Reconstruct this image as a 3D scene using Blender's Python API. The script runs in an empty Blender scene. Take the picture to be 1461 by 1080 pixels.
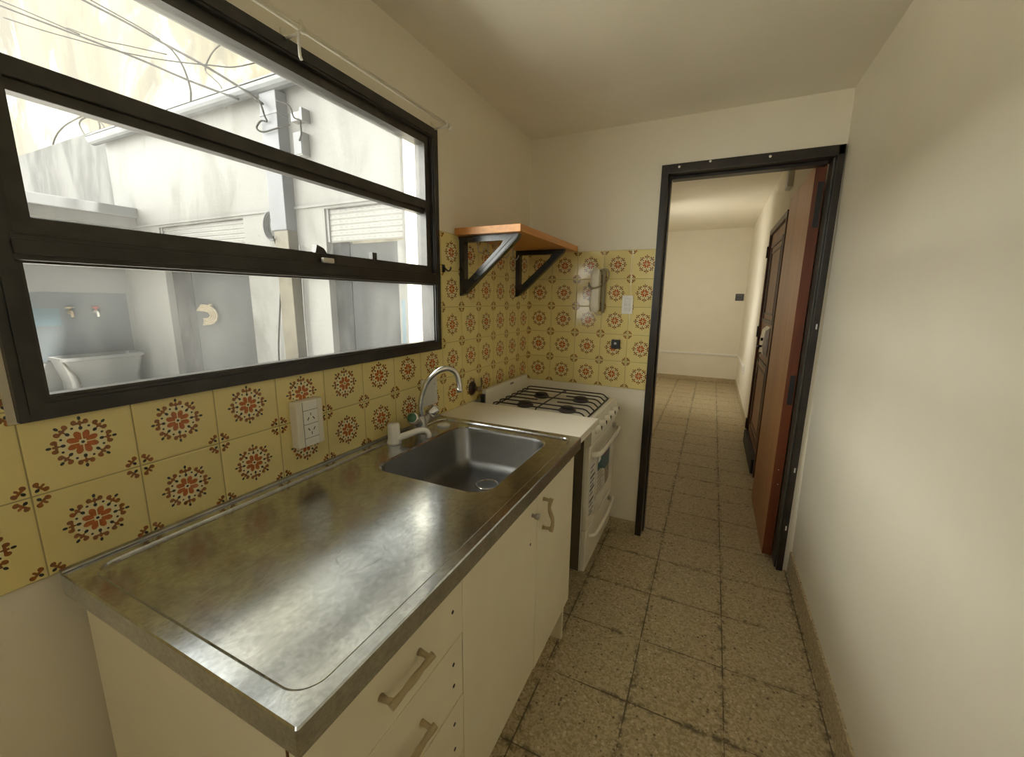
import bpy, bmesh, math, random
from mathutils import Vector, Matrix
random.seed(7)
PI = math.pi
sc = bpy.context.scene
COL = sc.collection

# ------------------------------------------------------------------ node helpers
class X:
    """tiny expression wrapper round a float socket"""
    def __init__(s, nt, v): s.nt = nt; s.v = v
    def _m(s, op, *a):
        n = s.nt.nodes.new('ShaderNodeMath'); n.operation = op
        for i, q in enumerate(a):
            q = q.v if isinstance(q, X) else q
            if isinstance(q, (int, float)): n.inputs[i].default_value = q
            else: s.nt.links.new(q, n.inputs[i])
        return X(s.nt, n.outputs[0])
    def __add__(s, o): return s._m('ADD', s, o)
    def __radd__(s, o): return s._m('ADD', o, s)
    def __sub__(s, o): return s._m('SUBTRACT', s, o)
    def __rsub__(s, o): return s._m('SUBTRACT', o, s)
    def __mul__(s, o): return s._m('MULTIPLY', s, o)
    def __rmul__(s, o): return s._m('MULTIPLY', o, s)
    def __truediv__(s, o): return s._m('DIVIDE', s, o)
    def lt(s, o): return s._m('LESS_THAN', s, o)
    def gt(s, o): return s._m('GREATER_THAN', s, o)
    def mx(s, o): return s._m('MAXIMUM', s, o)
    def mn(s, o): return s._m('MINIMUM', s, o)
    def abs(s): return s._m('ABSOLUTE', s)
    def sqrt(s): return s._m('SQRT', s)
    def floor(s): return s._m('FLOOR', s)
    def sin(s): return s._m('SINE', s)
    def cos(s): return s._m('COSINE', s)
    def atan2(s, o): return s._m('ARCTAN2', s, o)
    def modc(s, p): return s - ((s / p) + 0.5).floor() * p      # centred modulo
    def ramp(s, a, b, c=0.0, d=1.0):
        n = s.nt.nodes.new('ShaderNodeMapRange'); n.interpolation_type = 'SMOOTHSTEP'
        s.nt.links.new(s.v, n.inputs[0])
        for i, q in enumerate((a, b, c, d)): n.inputs[i + 1].default_value = q
        return X(s.nt, n.outputs[0])

def new_mat(name):
    m = bpy.data.materials.new(name); m.use_nodes = True
    nt = m.node_tree; b = nt.nodes['Principled BSDF']
    return m, nt, b

def coords(nt):
    t = nt.nodes.new('ShaderNodeNewGeometry')
    s = nt.nodes.new('ShaderNodeSeparateXYZ'); nt.links.new(t.outputs['Position'], s.inputs[0])
    return t.outputs['Position'], X(nt, s.outputs[0]), X(nt, s.outputs[1]), X(nt, s.outputs[2])

def noise(nt, scale, detail=4, rough=.55, vec=None, stretch=None, dist=0):
    n = nt.nodes.new('ShaderNodeTexNoise')
    n.inputs['Scale'].default_value = scale; n.inputs['Detail'].default_value = detail
    n.inputs['Roughness'].default_value = rough; n.inputs['Distortion'].default_value = dist
    if vec is None: vec = coords(nt)[0]
    if stretch:
        mp = nt.nodes.new('ShaderNodeMapping'); mp.inputs['Scale'].default_value = stretch
        nt.links.new(vec, mp.inputs[0]); vec = mp.outputs[0]
    nt.links.new(vec, n.inputs['Vector'])
    return X(nt, n.outputs[0])

def mixc(nt, fac, a, b):
    n = nt.nodes.new('ShaderNodeMix'); n.data_type = 'RGBA'
    for i, q in ((0, fac), (6, a), (7, b)):
        q = q.v if isinstance(q, X) else q
        if isinstance(q, (int, float)): n.inputs[i].default_value = q
        elif isinstance(q, tuple): n.inputs[i].default_value = (*q[:3], 1)
        else: nt.links.new(q, n.inputs[i])
    return n.outputs[2]

def setc(nt, b, c):
    if isinstance(c, tuple): b.inputs['Base Color'].default_value = (*c[:3], 1)
    else: nt.links.new(c, b.inputs['Base Color'])

def bump(nt, b, h, strength=.2, dist=.002):
    n = nt.nodes.new('ShaderNodeBump'); n.inputs['Strength'].default_value = strength
    n.inputs['Distance'].default_value = dist
    nt.links.new(h.v if isinstance(h, X) else h, n.inputs['Height'])
    nt.links.new(n.outputs[0], b.inputs['Normal'])

def plain(name, c, rough=.5, metal=0.0, var=.06, scale=30, bmp=0.0, spec=.5, c2=None, stretch=None, thr=(.3, .7)):
    """base colour with soft procedural variation"""
    m, nt, b = new_mat(name)
    f = noise(nt, scale, stretch=stretch).ramp(*thr)
    if c2 is None: c2 = tuple(max(0, q * (1 - var * 2)) for q in c)
    setc(nt, b, mixc(nt, f, c, c2))
    b.inputs['Roughness'].default_value = rough; b.inputs['Metallic'].default_value = metal
    b.inputs['Specular IOR Level'].default_value = spec
    if bmp: bump(nt, b, noise(nt, scale * 3), bmp)
    return m

# ------------------------------------------------------------------ materials
PAINT = (.82, .77, .635)
def mat_paint(name, c, scale=2.2):
    m, nt, b = new_mat(name)
    f = noise(nt, scale, 5).ramp(.35, .75)
    col = mixc(nt, f, c, tuple(q * .95 for q in c))
    sp = noise(nt, 55, 3).gt(.76)
    col = mixc(nt, sp * .12, col, (.45, .42, .33))
    setc(nt, b, col); b.inputs['Roughness'].default_value = .62
    bump(nt, b, noise(nt, 90, 4), .12, .003)
    return m
m_paint = mat_paint('cream_wall_paint', PAINT)
m_paint_far = mat_paint('pale_wall_paint', (.84, .79, .66))
m_ceil = mat_paint('ceiling_paint', (.88, .84, .73))

def mat_tile(name, axis, off):
    m, nt, b = new_mat(name)
    pos, px, py, pz = coords(nt)
    h = px if axis == 'x' else py
    U = (h - off) / .15; V = (pz - .871) / .15
    iu = U.floor(); iv = V.floor()
    u = U - iu - .5; v = V - iv - .5
    r = (u * u + v * v).sqrt(); th = v.atan2(u)
    def circ(x, y, cx, cy, rx, ry=None):
        ry = ry or rx
        dx = (x - cx) / rx; dy = (y - cy) / ry
        return (dx * dx + dy * dy).lt(1.0)
    # eightfold ring
    a = th.modc(PI / 4).abs()
    p = r * a.cos(); q = r * a.sin()
    bone = circ(p, q, .246, .054, .030, .025)
    bone = bone.mx(((p - .232).abs()).lt(.0135) * q.lt(.052))
    bone = bone.mx(circ(p, q, .220, 0, .026, .011))
    bone = bone.mx(circ(p, q, .250, 0, .017, .014))
    bud = circ(p, q, .295, 0, .024, .016)
    dot = circ(p, q, .174, 0, .023, .018)
    dot2 = circ(p, q, .184, .076, .0135, .0135)
    # petals, four pairs
    a4 = th.modc(PI / 2).abs()
    p4 = r * (a4 - .385).cos(); q4 = r * (a4 - .385).sin()
    pet = circ(p4, q4, .092, 0, .056, .0345) * (r * a4.sin()).gt(.006)
    cen = circ(u, v, 0, 0, .017)
    # corner quarter ring
    cx = .5 - u.abs(); cy = .5 - v.abs()
    s = (cx + cy) * .7071; t = ((cx - cy) * .7071).abs()
    cb = circ(s, t, .124, .052, .029, .025).mx(((s - .113).abs()).lt(.014) * t.lt(.05)).mx(circ(s, t, .144, 0, .024, .014))
    cd = circ(s, t, .076, 0, .023, .018)
    rust = bone.mx(cb)
    dark = bud.mx(dot).mx(dot2).mx(cen).mx(cd)
    # colours
    wn = nt.nodes.new('ShaderNodeTexWhiteNoise'); wn.noise_dimensions = '2D'
    cmb = nt.nodes.new('ShaderNodeCombineXYZ'); nt.links.new(iu.v, cmb.inputs[0]); nt.links.new(iv.v, cmb.inputs[1])
    nt.links.new(cmb.outputs[0], wn.inputs['Vector'])
    tone = X(nt, wn.outputs['Value'])
    base = mixc(nt, tone, (.78, .665, .295), (.735, .62, .265))
    base = mixc(nt, noise(nt, 9, 4).ramp(.45, .8) * .35, base, (.68, .53, .21))
    glow = r.ramp(.265, .19)
    base = mixc(nt, glow * .55, base, (.86, .78, .50))
    col = mixc(nt, rust, base, mixc(nt, noise(nt, 160, 2).ramp(.35, .65), (.30, .105, .02), (.20, .075, .022)))
    col = mixc(nt, pet, col, mixc(nt, noise(nt, 110, 2).ramp(.35, .65), (.50, .135, .028), (.38, .10, .018)))
    col = mixc(nt, dark, col, (.022, .022, .014))
    edge = u.abs().mx(v.abs())
    gr = edge.gt(.4925)
    col = mixc(nt, gr * .85, col, (.25, .20, .075))
    setc(nt, b, col)
    nt.links.new((gr * .6 + .13).v, b.inputs['Roughness'])
    hgt = edge.ramp(.470, .498, 1, 0) + noise(nt, 14, 2) * .5 + tone * .2
    bump(nt, b, hgt, .18, .004)
    return m
m_tile_l = mat_tile('glazed_motif_tile_side', 'y', 0.0)
m_tile_e = mat_tile('glazed_motif_tile_end', 'x', -.005)

def mat_floor(name='terrazzo_floor_tile', joints=True):
    m, nt, b = new_mat(name)
    pos, px, py, pz = coords(nt)
    def vor(scale):
        n = nt.nodes.new('ShaderNodeTexVoronoi'); n.inputs['Scale'].default_value = scale
        nt.links.new(pos, n.inputs['Vector'])
        s = nt.nodes.new('ShaderNodeSeparateColor'); nt.links.new(n.outputs['Color'], s.inputs[0])
        return X(nt, n.outputs['Distance']), X(nt, s.outputs[0]), X(nt, s.outputs[1])
    u = ((px - .865) / .30).modc(1.0).abs() * .30
    v = ((py - 1.017) / .2955).modc(1.0).abs() * .2955
    iu = ((px - .865) / .30).floor(); iv = ((py - 1.017) / .2955).floor()
    wn = nt.nodes.new('ShaderNodeTexWhiteNoise'); wn.noise_dimensions = '2D'
    cmb = nt.nodes.new('ShaderNodeCombineXYZ'); nt.links.new(iu.v, cmb.inputs[0]); nt.links.new(iv.v, cmb.inputs[1])
    nt.links.new(cmb.outputs[0], wn.inputs['Vector']); tone = X(nt, wn.outputs['Value'])
    base = mixc(nt, tone, (.50, .42, .255), (.445, .365, .215))
    base = mixc(nt, noise(nt, 3.0, 4).ramp(.4, .75) * .6, base, (.49, .36, .22))
    base = mixc(nt, noise(nt, 7, 5).ramp(.5, .8) * .5, base, (.36, .295, .175))
    d1, c1, e1 = vor(150); 
    base = mixc(nt, c1.gt(.62) * .5, base, (.62, .535, .355))
    base = mixc(nt, c1.lt(.30) * .6, base, (.31, .25, .14))
    d2, c2, e2 = vor(85)
    base = mixc(nt, c2.gt(.93) * d2.lt(.40) * .75, base, (.10, .075, .045))
    base = mixc(nt, c2.lt(.07) * d2.lt(.45) * .7, base, (.70, .62, .47))
    d3, c3, e3 = vor(26)
    base = mixc(nt, c3.gt(.975) * d3.lt(.13) * .9, base, (.06, .045, .03))
    jn = noise(nt, 40, 5, .7)
    big = noise(nt, 5.5, 3)
    rag = (noise(nt, 34, 4) - .5) * .006
    jm = big.ramp(.34, .56)                       # joints filled or open
    jx = (u + rag).lt(jm * .0022 + .0006)
    jy = (v + rag).lt(jm * .0020 + .0002)
    jl = jx.mx(jy)
    wide = (u.mn(v)).ramp(.0, .026, 1, 0) * noise(nt, 30, 5, .7).ramp(.46, .60) * noise(nt, 6.5, 4).ramp(.36, .54)
    if joints:
        base = mixc(nt, wide * .9, base, (.10, .078, .042))
        base = mixc(nt, jl * .85, base, (.085, .065, .035))
    setc(nt, b, base)
    b.inputs['Roughness'].default_value = .55
    bump(nt, b, jn * .3 - jl * 1.0, .25, .003)
    return m
m_floor = mat_floor()
m_skirt = mat_floor('terrazzo_skirting', False)

def mat_steel(name, c=(.60, .59, .56), rough=(.22, .42), blot=True):
    m, nt, b = new_mat(name)
    n1 = noise(nt, 9, 6, .65); n2 = noise(nt, 26, 10, .78, dist=.6); n3 = noise(nt, 240, 3, .6)
    col = mixc(nt, n1.ramp(.35, .7) * .6, c, tuple(q * .80 for q in c))
    if blot:
        sw = noise(nt, 130, 7, .78, stretch=(1, .6, 1))
        col = mixc(nt, n2.ramp(.38, .66) * .6, col, tuple(q * .62 for q in c))
        col = mixc(nt, sw.ramp(.44, .60) * .5, col, tuple(q * .55 for q in c))
        pos, px, py, pz = coords(nt)             # faint ring stains left by pots
        for rx_, ry_, rad in ((.385, .415, .020), (.30, .47, .035), (.43, .30, .045)):
            dd = ((px - rx_) * (px - rx_) + (py - ry_) * (py - ry_)).sqrt() - rad
            col = mixc(nt, dd.abs().lt(.0013) * noise(nt, 30, 2).ramp(.42, .58) * .55, col, tuple(q * .35 for q in c))
    setc(nt, b, col); b.inputs['Metallic'].default_value = 1.0
    rr = n1.ramp(.25, .75, rough[0], rough[1]) + n3 * .04
    nt.links.new(rr.v, b.inputs['Roughness'])
    bump(nt, b, n3 * .12 + noise(nt, 7, 1) * 2.2, .10 if blot else .03, .0015)
    return m
m_steel = mat_steel('worn_stainless_steel', (.72, .755, .79), (.15, .22))
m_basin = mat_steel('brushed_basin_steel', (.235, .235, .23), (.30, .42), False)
m_chrome = plain('chrome', (.72, .72, .70), .13, 1.0, .08, 20)
m_dull_chrome = plain('dull_chrome', (.50, .49, .46), .32, 1.0, .15, 25)
m_silver = plain('satin_silver', (.75, .73, .66), .35, .9, .1, 30)
m_white_enamel = plain('white_enamel', (.80, .77, .66), .22, 0, .03, 8)
m_melamine = plain('white_melamine', (.80, .745, .57), .38, 0, .025, 5)
m_lam_top = plain('white_laminate_top', (.83, .78, .66), .30, 0, .03, 4)
m_plastic = plain('cream_plastic', (.78, .74, .62), .38, 0, .03, 20)
m_white_plastic = plain('white_plastic', (.84, .83, .78), .35, 0, .02, 20)
m_greyplate = plain('pale_grey_plastic', (.70, .70, .66), .4, 0, .03, 25)
m_handle = plain('cream_handle_plastic', (.40, .315, .17), .3, 0, .05, 40)
m_black_steel = plain('black_painted_steel', (.022, .021, .020), .22, 0, .2, 14, .05)
m_frame = plain('dark_brown_window_paint', (.034, .030, .026), .36, 0, .25, 16, .10)
m_frame2 = plain('grey_brown_sash_paint', (.052, .047, .039), .36, 0, .2, 20, .08)
m_doorframe = plain('dark_door_frame_paint', (.026, .019, .014), .34, 0, .3, 12, .06)
m_jamb = plain('grey_green_jamb_paint', (.062, .060, .046), .4, 0, .2, 12)
m_black = plain('black_plastic', (.012, .012, .012), .42, 0, .1, 20)
m_rubber = plain('black_rubber', (.018, .017, .016), .6, 0, .1, 20)
m_iron = plain('dark_grate_iron', (.030, .022, .018), .45, .2, .2, 60)
m_burner = plain('burner_metal', (.10, .075, .06), .5, .5, .25, 50)
m_brownboard = plain('brown_raw_chipboard', (.16, .07, .028), .75, 0, .25, 120)
m_dark_side = plain('shaded_stove_side', (.105, .092, .06), .45, 0, .08, 10)  # shade of the gap is put into this stove side colour
m_valve = plain('brown_valve_cover', (.045, .018, .012), .3, 0, .2, 40)
m_green = plain('green_tap_mark', (.05, .16, .09), .3, 0, .05, 20)
m_chip = plain('bare_white_chip', (.85, .82, .76), .6, 0, .03, 60)
m_ink = plain('print_ink', (.03, .03, .035), .5, 0, .1, 60)
m_teal = plain('print_teal', (.03, .13, .17), .35, 0, .1, 60)
m_violet = plain('print_violet', (.10, .075, .17), .35, 0, .2, 60)
m_paper = plain('print_paper', (.66, .64, .58), .45, 0, .04, 60)
m_tan = plain('print_tan', (.40, .33, .24), .45, 0, .15, 60)
m_redmark = plain('red_tap_handle', (.30, .05, .035), .45, 0, .15, 60)

def mat_wood(name, c1, c2, axis='z', scale=7, rough=.4):
    m, nt, b = new_mat(name)
    st = {'z': (1, 1, .06), 'y': (1, .06, 1), 'x': (.06, 1, 1)}[axis]
    g = noise(nt, scale * 6, 5, .6, stretch=st, dist=.6)
    g2 = noise(nt, scale, 3, .5, stretch=st, dist=1.5)
    f = (g * .6 + g2 * .6).ramp(.40, .80)
    setc(nt, b, mixc(nt, f, c1, c2)); b.inputs['Roughness'].default_value = rough
    bump(nt, b, g, .06, .001)
    return m
m_shelf_wood = mat_wood('orange_pine_board', (.66, .31, .085), (.50, .205, .045), 'y', 6, .36)
m_veneer = mat_wood('brown_door_veneer', (.43, .185, .062), (.30, .118, .036), 'z', 5, .38)
m_veneer_dk = mat_wood('reddish_door_edge', (.16, .036, .008), (.10, .022, .006), 'z', 6, .4)
m_entry = mat_wood('brown_entry_door', (.36, .145, .048), (.23, .088, .03), 'z', 6, .42)
m_entry_dk = plain('dark_red_entry_frame', (.12, .042, .018), .4, 0, .2, 14)

def mat_weather(name, c, stain, s1=1.2, amt=.8, thr=(.5, .72), stretch=(1, 1, .35), spots=0.25, c3=None):
    m, nt, b = new_mat(name)
    f = noise(nt, s1, 8, .62, stretch=stretch, dist=.4).ramp(*thr)
    col = mixc(nt, f * amt, c, stain)
    if c3: col = mixc(nt, noise(nt, s1 * .45, 7, .6, stretch=(1, 1, .6), dist=.6).ramp(.50, .56), col, c3)
    col = mixc(nt, noise(nt, s1 * 9, 6, .7).ramp(.62, .72) * spots, col, tuple(q * .4 for q in stain))
    setc(nt, b, col); b.inputs['Roughness'].default_value = .85
    bump(nt, b, noise(nt, 25, 5), .25, .01)
    return m
m_facade = mat_weather('whitewashed_render', (.56, .56, .53), (.29, .285, .25), 1.6, .8, (.44, .72), (1, 1, .5), .55)
m_facade_dirty = mat_weather('mildewed_grey_render', (.30, .30, .285), (.08, .08, .076), 1.6, 1.0, (.36, .62), (1, 1, .5), .4)
m_tall = mat_weather('peeling_cream_render', (.46, .40, .25), (.20, .175, .135), .55, .7, (.45, .64), (1, 1, .4), .35, (.62, .60, .52))
m_white_render = plain('white_render', (.55, .56, .56), .8, 0, .03, 3)
m_slab = plain('white_painted_slab', (.52, .54, .56), .75, 0, .04, 4)
m_bluepaint = plain('grey_blue_splash_paint', (.28, .33, .37), .6, 0, .06, 3)
m_lightblue = plain('light_blue_paint_patch', (.25, .40, .49), .6, 0, .05, 6)
def mat_shutter():
    m, nt, b = new_mat('perforated_white_slats')
    pos, px, py, pz = coords(nt)
    row = ((pz - 2.197 + .0275) / .055).modc(1.0).abs().lt(.045)
    dash = (px / .075).modc(1.0).abs().lt(.24)
    setc(nt, b, mixc(nt, row * dash * .8, (.52, .515, .48), (.14, .14, .13))); b.inputs['Roughness'].default_value = .6
    return m
m_shutter = mat_shutter()
m_greydoor = mat_weather('grey_painted_metal', (.105, .112, .112), (.05, .053, .053), 2.5, .7, (.45, .7), (1, 1, .2), .5)
m_greydoor_dk = mat_weather('worn_dark_grey_metal', (.05, .052, .052), (.13, .13, .128), 6, .7, (.50, .62), (1, 1, .4), .7)
m_gutter = plain('weathered_zinc', (.30, .315, .335), .55, .1, .14, 5)
m_pipe = plain('blue_grey_pipe_paint', (.32, .34, .375), .6, 0, .1, 4)
m_pipe_lo = plain('beige_pipe_paint', (.34, .30, .205), .65, 0, .12, 6, c2=(.23, .195, .135))
m_cable = plain('dull_cable_sheath', (.035, .033, .03), .8, 0, .1, 10, spec=.08)
m_cable_lt = plain('greyish_cable_sheath', (.09, .085, .075), .8, 0, .1, 10, spec=.08)
m_cord = plain('beige_cord', (.42, .37, .25), .55, 0, .1, 10)
m_boxgrey = plain('pale_grey_box', (.62, .62, .60), .5, 0, .05, 10)
m_ground = plain('concrete_yard', (.74, .72, .66), .85, 0, .12, 4)
m_hose = plain('straw_coloured_hose', (.22, .18, .11), .6, 0, .1, 20)
m_sinkwhite = plain('white_laundry_sink', (.60, .61, .60), .35, 0, .02, 5)
m_brass = plain('tarnished_brass', (.30, .24, .16), .4, .7, .2, 40)

EXT = .30      # courtyard colours darkened so outdoor brightness balances the dimmer interior
for m_ in (m_facade, m_facade_dirty, m_tall, m_white_render, m_slab, m_bluepaint, m_lightblue, m_shutter, m_greydoor, m_greydoor_dk, m_gutter, m_pipe, m_pipe_lo, m_sinkwhite, m_boxgrey):
    k_ = EXT * (1.25 if m_ is m_tall else 1.0)  # tall wall colour kept lighter to brighten its reflection in the worktop
    for n_ in m_.node_tree.nodes:
        if n_.type == 'MIX':
            for i_ in (6, 7):
                if not n_.inputs[i_].is_linked:
                    c_ = n_.inputs[i_].default_value; n_.inputs[i_].default_value = (c_[0] * k_, c_[1] * k_, c_[2] * k_, 1)

def mat_glass():
    m = bpy.data.materials.new('dusty_window_glass'); m.use_nodes = True
    nt = m.node_tree; nt.nodes.clear()
    out = nt.nodes.new('ShaderNodeOutputMaterial')
    tr = nt.nodes.new('ShaderNodeBsdfTransparent'); tr.inputs[0].default_value = (.97, .98, .97, 1)
    gl = nt.nodes.new('ShaderNodeBsdfGlossy'); gl.inputs['Roughness'].default_value = .03
    df = nt.nodes.new('ShaderNodeBsdfTranslucent'); df.inputs[0].default_value = (.9, .9, .86, 1)
    fr = nt.nodes.new('ShaderNodeFresnel'); fr.inputs[0].default_value = 1.45
    m1 = nt.nodes.new('ShaderNodeMixShader'); m2 = nt.nodes.new('ShaderNodeMixShader')
    du = noise(nt, 5, 5, .6, stretch=(1, 1, .5)).ramp(.35, .75, .012, .045) + noise(nt, 55, 4, .7).ramp(.62, .75) * .02
    nt.links.new(du.v, m1.inputs[0]); nt.links.new(tr.outputs[0], m1.inputs[1]); nt.links.new(df.outputs[0], m1.inputs[2])
    ge = nt.nodes.new('ShaderNodeNewGeometry')
    ff = X(nt, fr.outputs[0]) * (1.0 - X(nt, ge.outputs['Backfacing']))
    nt.links.new(ff.v, m2.inputs[0]); nt.links.new(m1.outputs[0], m2.inputs[1]); nt.links.new(gl.outputs[0], m2.inputs[2])
    nt.links.new(m2.outputs[0], out.inputs[0])
    return m
m_glass = mat_glass()

# ------------------------------------------------------------------ mesh helpers
def wloc(o):
    v = Vector((0, 0, 0))
    while o is not None: v = v + o.location; o = o.parent
    return v

class MB:
    """collects shapes in world coordinates; build() links them as one mesh object"""
    def __init__(s): s.bm = bmesh.new()
    def add(s, tmp, smooth=False):
        off = len(s.bm.verts); tmp.verts.ensure_lookup_table()
        vs = [s.bm.verts.new(v.co) for v in tmp.verts]
        for i, v in enumerate(tmp.verts): v.index = i
        for f in tmp.faces:
            try:
                nf = s.bm.faces.new([vs[v.index] for v in f.verts]); nf.smooth = f.smooth or smooth
            except ValueError: pass
        tmp.free(); return s
    def box(s, lo, hi, bev=0.0, seg=2, rot=None):
        t = bmesh.new(); bmesh.ops.create_cube(t, size=1)
        c = [(a + b) / 2 for a, b in zip(lo, hi)]; d = [abs(b - a) for a, b in zip(lo, hi)]
        for v in t.verts: v.co = Vector((v.co.x * d[0], v.co.y * d[1], v.co.z * d[2]))
        if bev: bmesh.ops.bevel(t, geom=list(t.edges), offset=min(bev, min(d) * .49), segments=seg, profile=.7, affect='EDGES')
        for v in t.verts:
            if rot is not None: v.co = rot @ v.co
            v.co += Vector(c)
        return s.add(t, bool(bev) and seg > 2)
    def tube(s, pts, r, n=10, closed=False, rr=None, cap=True, flat=None):
        """sweep along pts; r float or list; flat=(a,b) gives an elliptic section"""
        t = bmesh.new(); P = [Vector(p) for p in pts]; m = len(P)
        rings = []; up = None
        for i, p in enumerate(P):
            if closed: d = P[(i + 1) % m] - P[i - 1]
            else: d = P[min(i + 1, m - 1)] - P[max(i - 1, 0)]
            d.normalize()
            if up is None:
                up = Vector((0, 0, 1)) if abs(d.z) < .9 else Vector((1, 0, 0))
            up = (up - d * up.dot(d)); up.normalize()
            sd = d.cross(up)
            ra = r[i] if isinstance(r, (list, tuple)) else r
            fa, fb = flat or (1, 1)
            rings.append([t.verts.new(p + (up * math.cos(2 * PI * k / n) * fa + sd * math.sin(2 * PI * k / n) * fb) * ra) for k in range(n)])
        for i in range(m if closed else m - 1):
            A, B = rings[i], rings[(i + 1) % m]
            for k in range(n):
                f = t.faces.new((A[k], A[(k + 1) % n], B[(k + 1) % n], B[k])); f.smooth = True
        if not closed and cap:
            t.faces.new(rings[0][::-1]); t.faces.new(rings[-1])
        bmesh.ops.recalc_face_normals(t, faces=t.faces)
        return s.add(t)
    def lathe(s, prof, c, axis=(0, 0, 1), n=24):
        """prof: (radius, height) pairs along axis from c"""
        t = bmesh.new(); ax = Vector(axis).normalized()
        a = ax.orthogonal().normalized(); b = ax.cross(a); c = Vector(c); rings = []
        for r, h in prof:
            if r < 1e-6: rings.append([t.verts.new(c + ax * h)])
            else: rings.append([t.verts.new(c + ax * h + (a * math.cos(2 * PI * k / n) + b * math.sin(2 * PI * k / n)) * r) for k in range(n)])
        for A, B in zip(rings, rings[1:]):
            for k in range(n):
                if len(A) == 1 and len(B) == 1: continue
                if len(A) == 1: f = (A[0], B[k], B[(k + 1) % n])
                elif len(B) == 1: f = (A[k], B[0], A[(k + 1) % n])
                else: f = (A[k], A[(k + 1) % n], B[(k + 1) % n], B[k])
                t.faces.new(f)
        for q in (rings[0], rings[-1]):
            if len(q) > 1: t.faces.new(q)
        bmesh.ops.recalc_face_normals(t, faces=t.faces)
        sharp = {}
        for f in t.faces: f.smooth = len(f.verts) <= 4
        return s.add(t)
    def prism(s, poly, axis, a, b, bev=0.0):
        """extrude 2-D poly along axis between a and b; poly in the other two axes (x,y)|(x,z)|(y,z)"""
        t = bmesh.new()
        def P(p, h): return {'x': (h, p[0], p[1]), 'y': (p[0], h, p[1]), 'z': (p[0], p[1], h)}[axis]
        A = [t.verts.new(P(p, a)) for p in poly]; B = [t.verts.new(P(p, b)) for p in poly]
        t.faces.new(A); t.faces.new(B[::-1]); n = len(poly)
        for i in range(n): t.faces.new((A[i], B[i], B[(i + 1) % n], A[(i + 1) % n]))
        bmesh.ops.recalc_face_normals(t, faces=t.faces)
        if bev: bmesh.ops.bevel(t, geom=list(t.edges), offset=bev, segments=2, profile=.7, affect='EDGES')
        return s.add(t)
    def ring(s, outer, inner, axis, a, b):
        """frame between two loops with the same number of points"""
        t = bmesh.new(); n = len(outer)
        def P(p, h): return {'x': (h, p[0], p[1]), 'y': (p[0], h, p[1]), 'z': (p[0], p[1], h)}[axis]
        O = [[t.verts.new(P(p, h)) for p in outer] for h in (a, b)]
        I = [[t.verts.new(P(p, h)) for p in inner] for h in (a, b)]
        for i in range(n):
            j = (i + 1) % n
            t.faces.new((O[0][i], O[0][j], I[0][j], I[0][i])); t.faces.new((O[1][i], I[1][i], I[1][j], O[1][j]))
            t.faces.new((O[0][i], O[1][i], O[1][j], O[0][j])); t.faces.new((I[0][i], I[0][j], I[1][j], I[1][i]))
        bmesh.ops.recalc_face_normals(t, faces=t.faces)
        return s.add(t)
    def loft(s, loops, cap0=False, cap1=False, smooth=False):
        t = bmesh.new(); L = [[t.verts.new(p) for p in lp] for lp in loops]; n = len(L[0])
        for A, B in zip(L, L[1:]):
            for k in range(n):
                f = t.faces.new((A[k], A[(k + 1) % n], B[(k + 1) % n], B[k])); f.smooth = smooth
        if cap0: t.faces.new(L[0][::-1])
        if cap1: t.faces.new(L[-1])
        bmesh.ops.recalc_face_normals(t, faces=t.faces)
        return s.add(t)
    def build(s, name, mat, parent=None, origin=None):
        w = wloc(parent) if parent is not None else Vector((0, 0, 0))
        loc = Vector(origin) - w if origin is not None else Vector((0, 0, 0))
        me = bpy.data.meshes.new(name)
        for v in s.bm.verts: v.co -= (w + loc)
        s.bm.to_mesh(me); s.bm.free()
        me.materials.append(mat)
        o = bpy.data.objects.new(name, me); COL.objects.link(o)
        o.location = loc
        if parent is not None: o.parent = parent
        return o

def rrect(x0, x1, y0, y1, r, n=6):
    pts = []
    for cx, cy, a0 in ((x1 - r, y1 - r, 0), (x0 + r, y1 - r, PI / 2), (x0 + r, y0 + r, PI), (x1 - r, y0 + r, 1.5 * PI)):
        for k in range(n + 1):
            a = a0 + PI / 2 * k / n
            pts.append((cx + r * math.cos(a), cy + r * math.sin(a)))
    return pts

def spline(pts, per=8):
    P = [Vector(p) for p in pts]; out = []
    for i in range(len(P) - 1):
        p0 = P[max(i - 1, 0)]; p1 = P[i]; p2 = P[i + 1]; p3 = P[min(i + 2, len(P) - 1)]
        for k in range(per):
            t = k / per
            out.append(.5 * ((2 * p1) + (p2 - p0) * t + (2 * p0 - 5 * p1 + 4 * p2 - p3) * t * t + (3 * p1 - p0 - 3 * p2 + p3) * t ** 3))
    out.append(P[-1]); return out

def thing(name, label, cat, loc, group=None):
    o = bpy.data.objects.new(name, None); COL.objects.link(o)
    o.location = loc; o.empty_display_size = .05
    o['label'] = label; o['category'] = cat
    if group: o['group'] = group
    return o
def tag(o, label, cat, group=None):
    o['label'] = label; o['category'] = cat
    if group: o['group'] = group
    return o
def struct(o, label, cat):
    o['kind'] = 'structure'; o['label'] = label; o['category'] = cat; return o
def sroot(name, loc, label, cat):
    return struct(thing(name, label, cat, loc), label, cat)
def plabel(o, l): o['label'] = l; return o

# ------------------------------------------------------------------ ROOM SHELL
CZ = .871
struct(MB().box((-.16, -1.6, -.12), (1.62, 7.62, 0)).build('floor', m_floor), 'speckled beige terrazzo tile floor with dark worn joints', 'floor')
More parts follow.
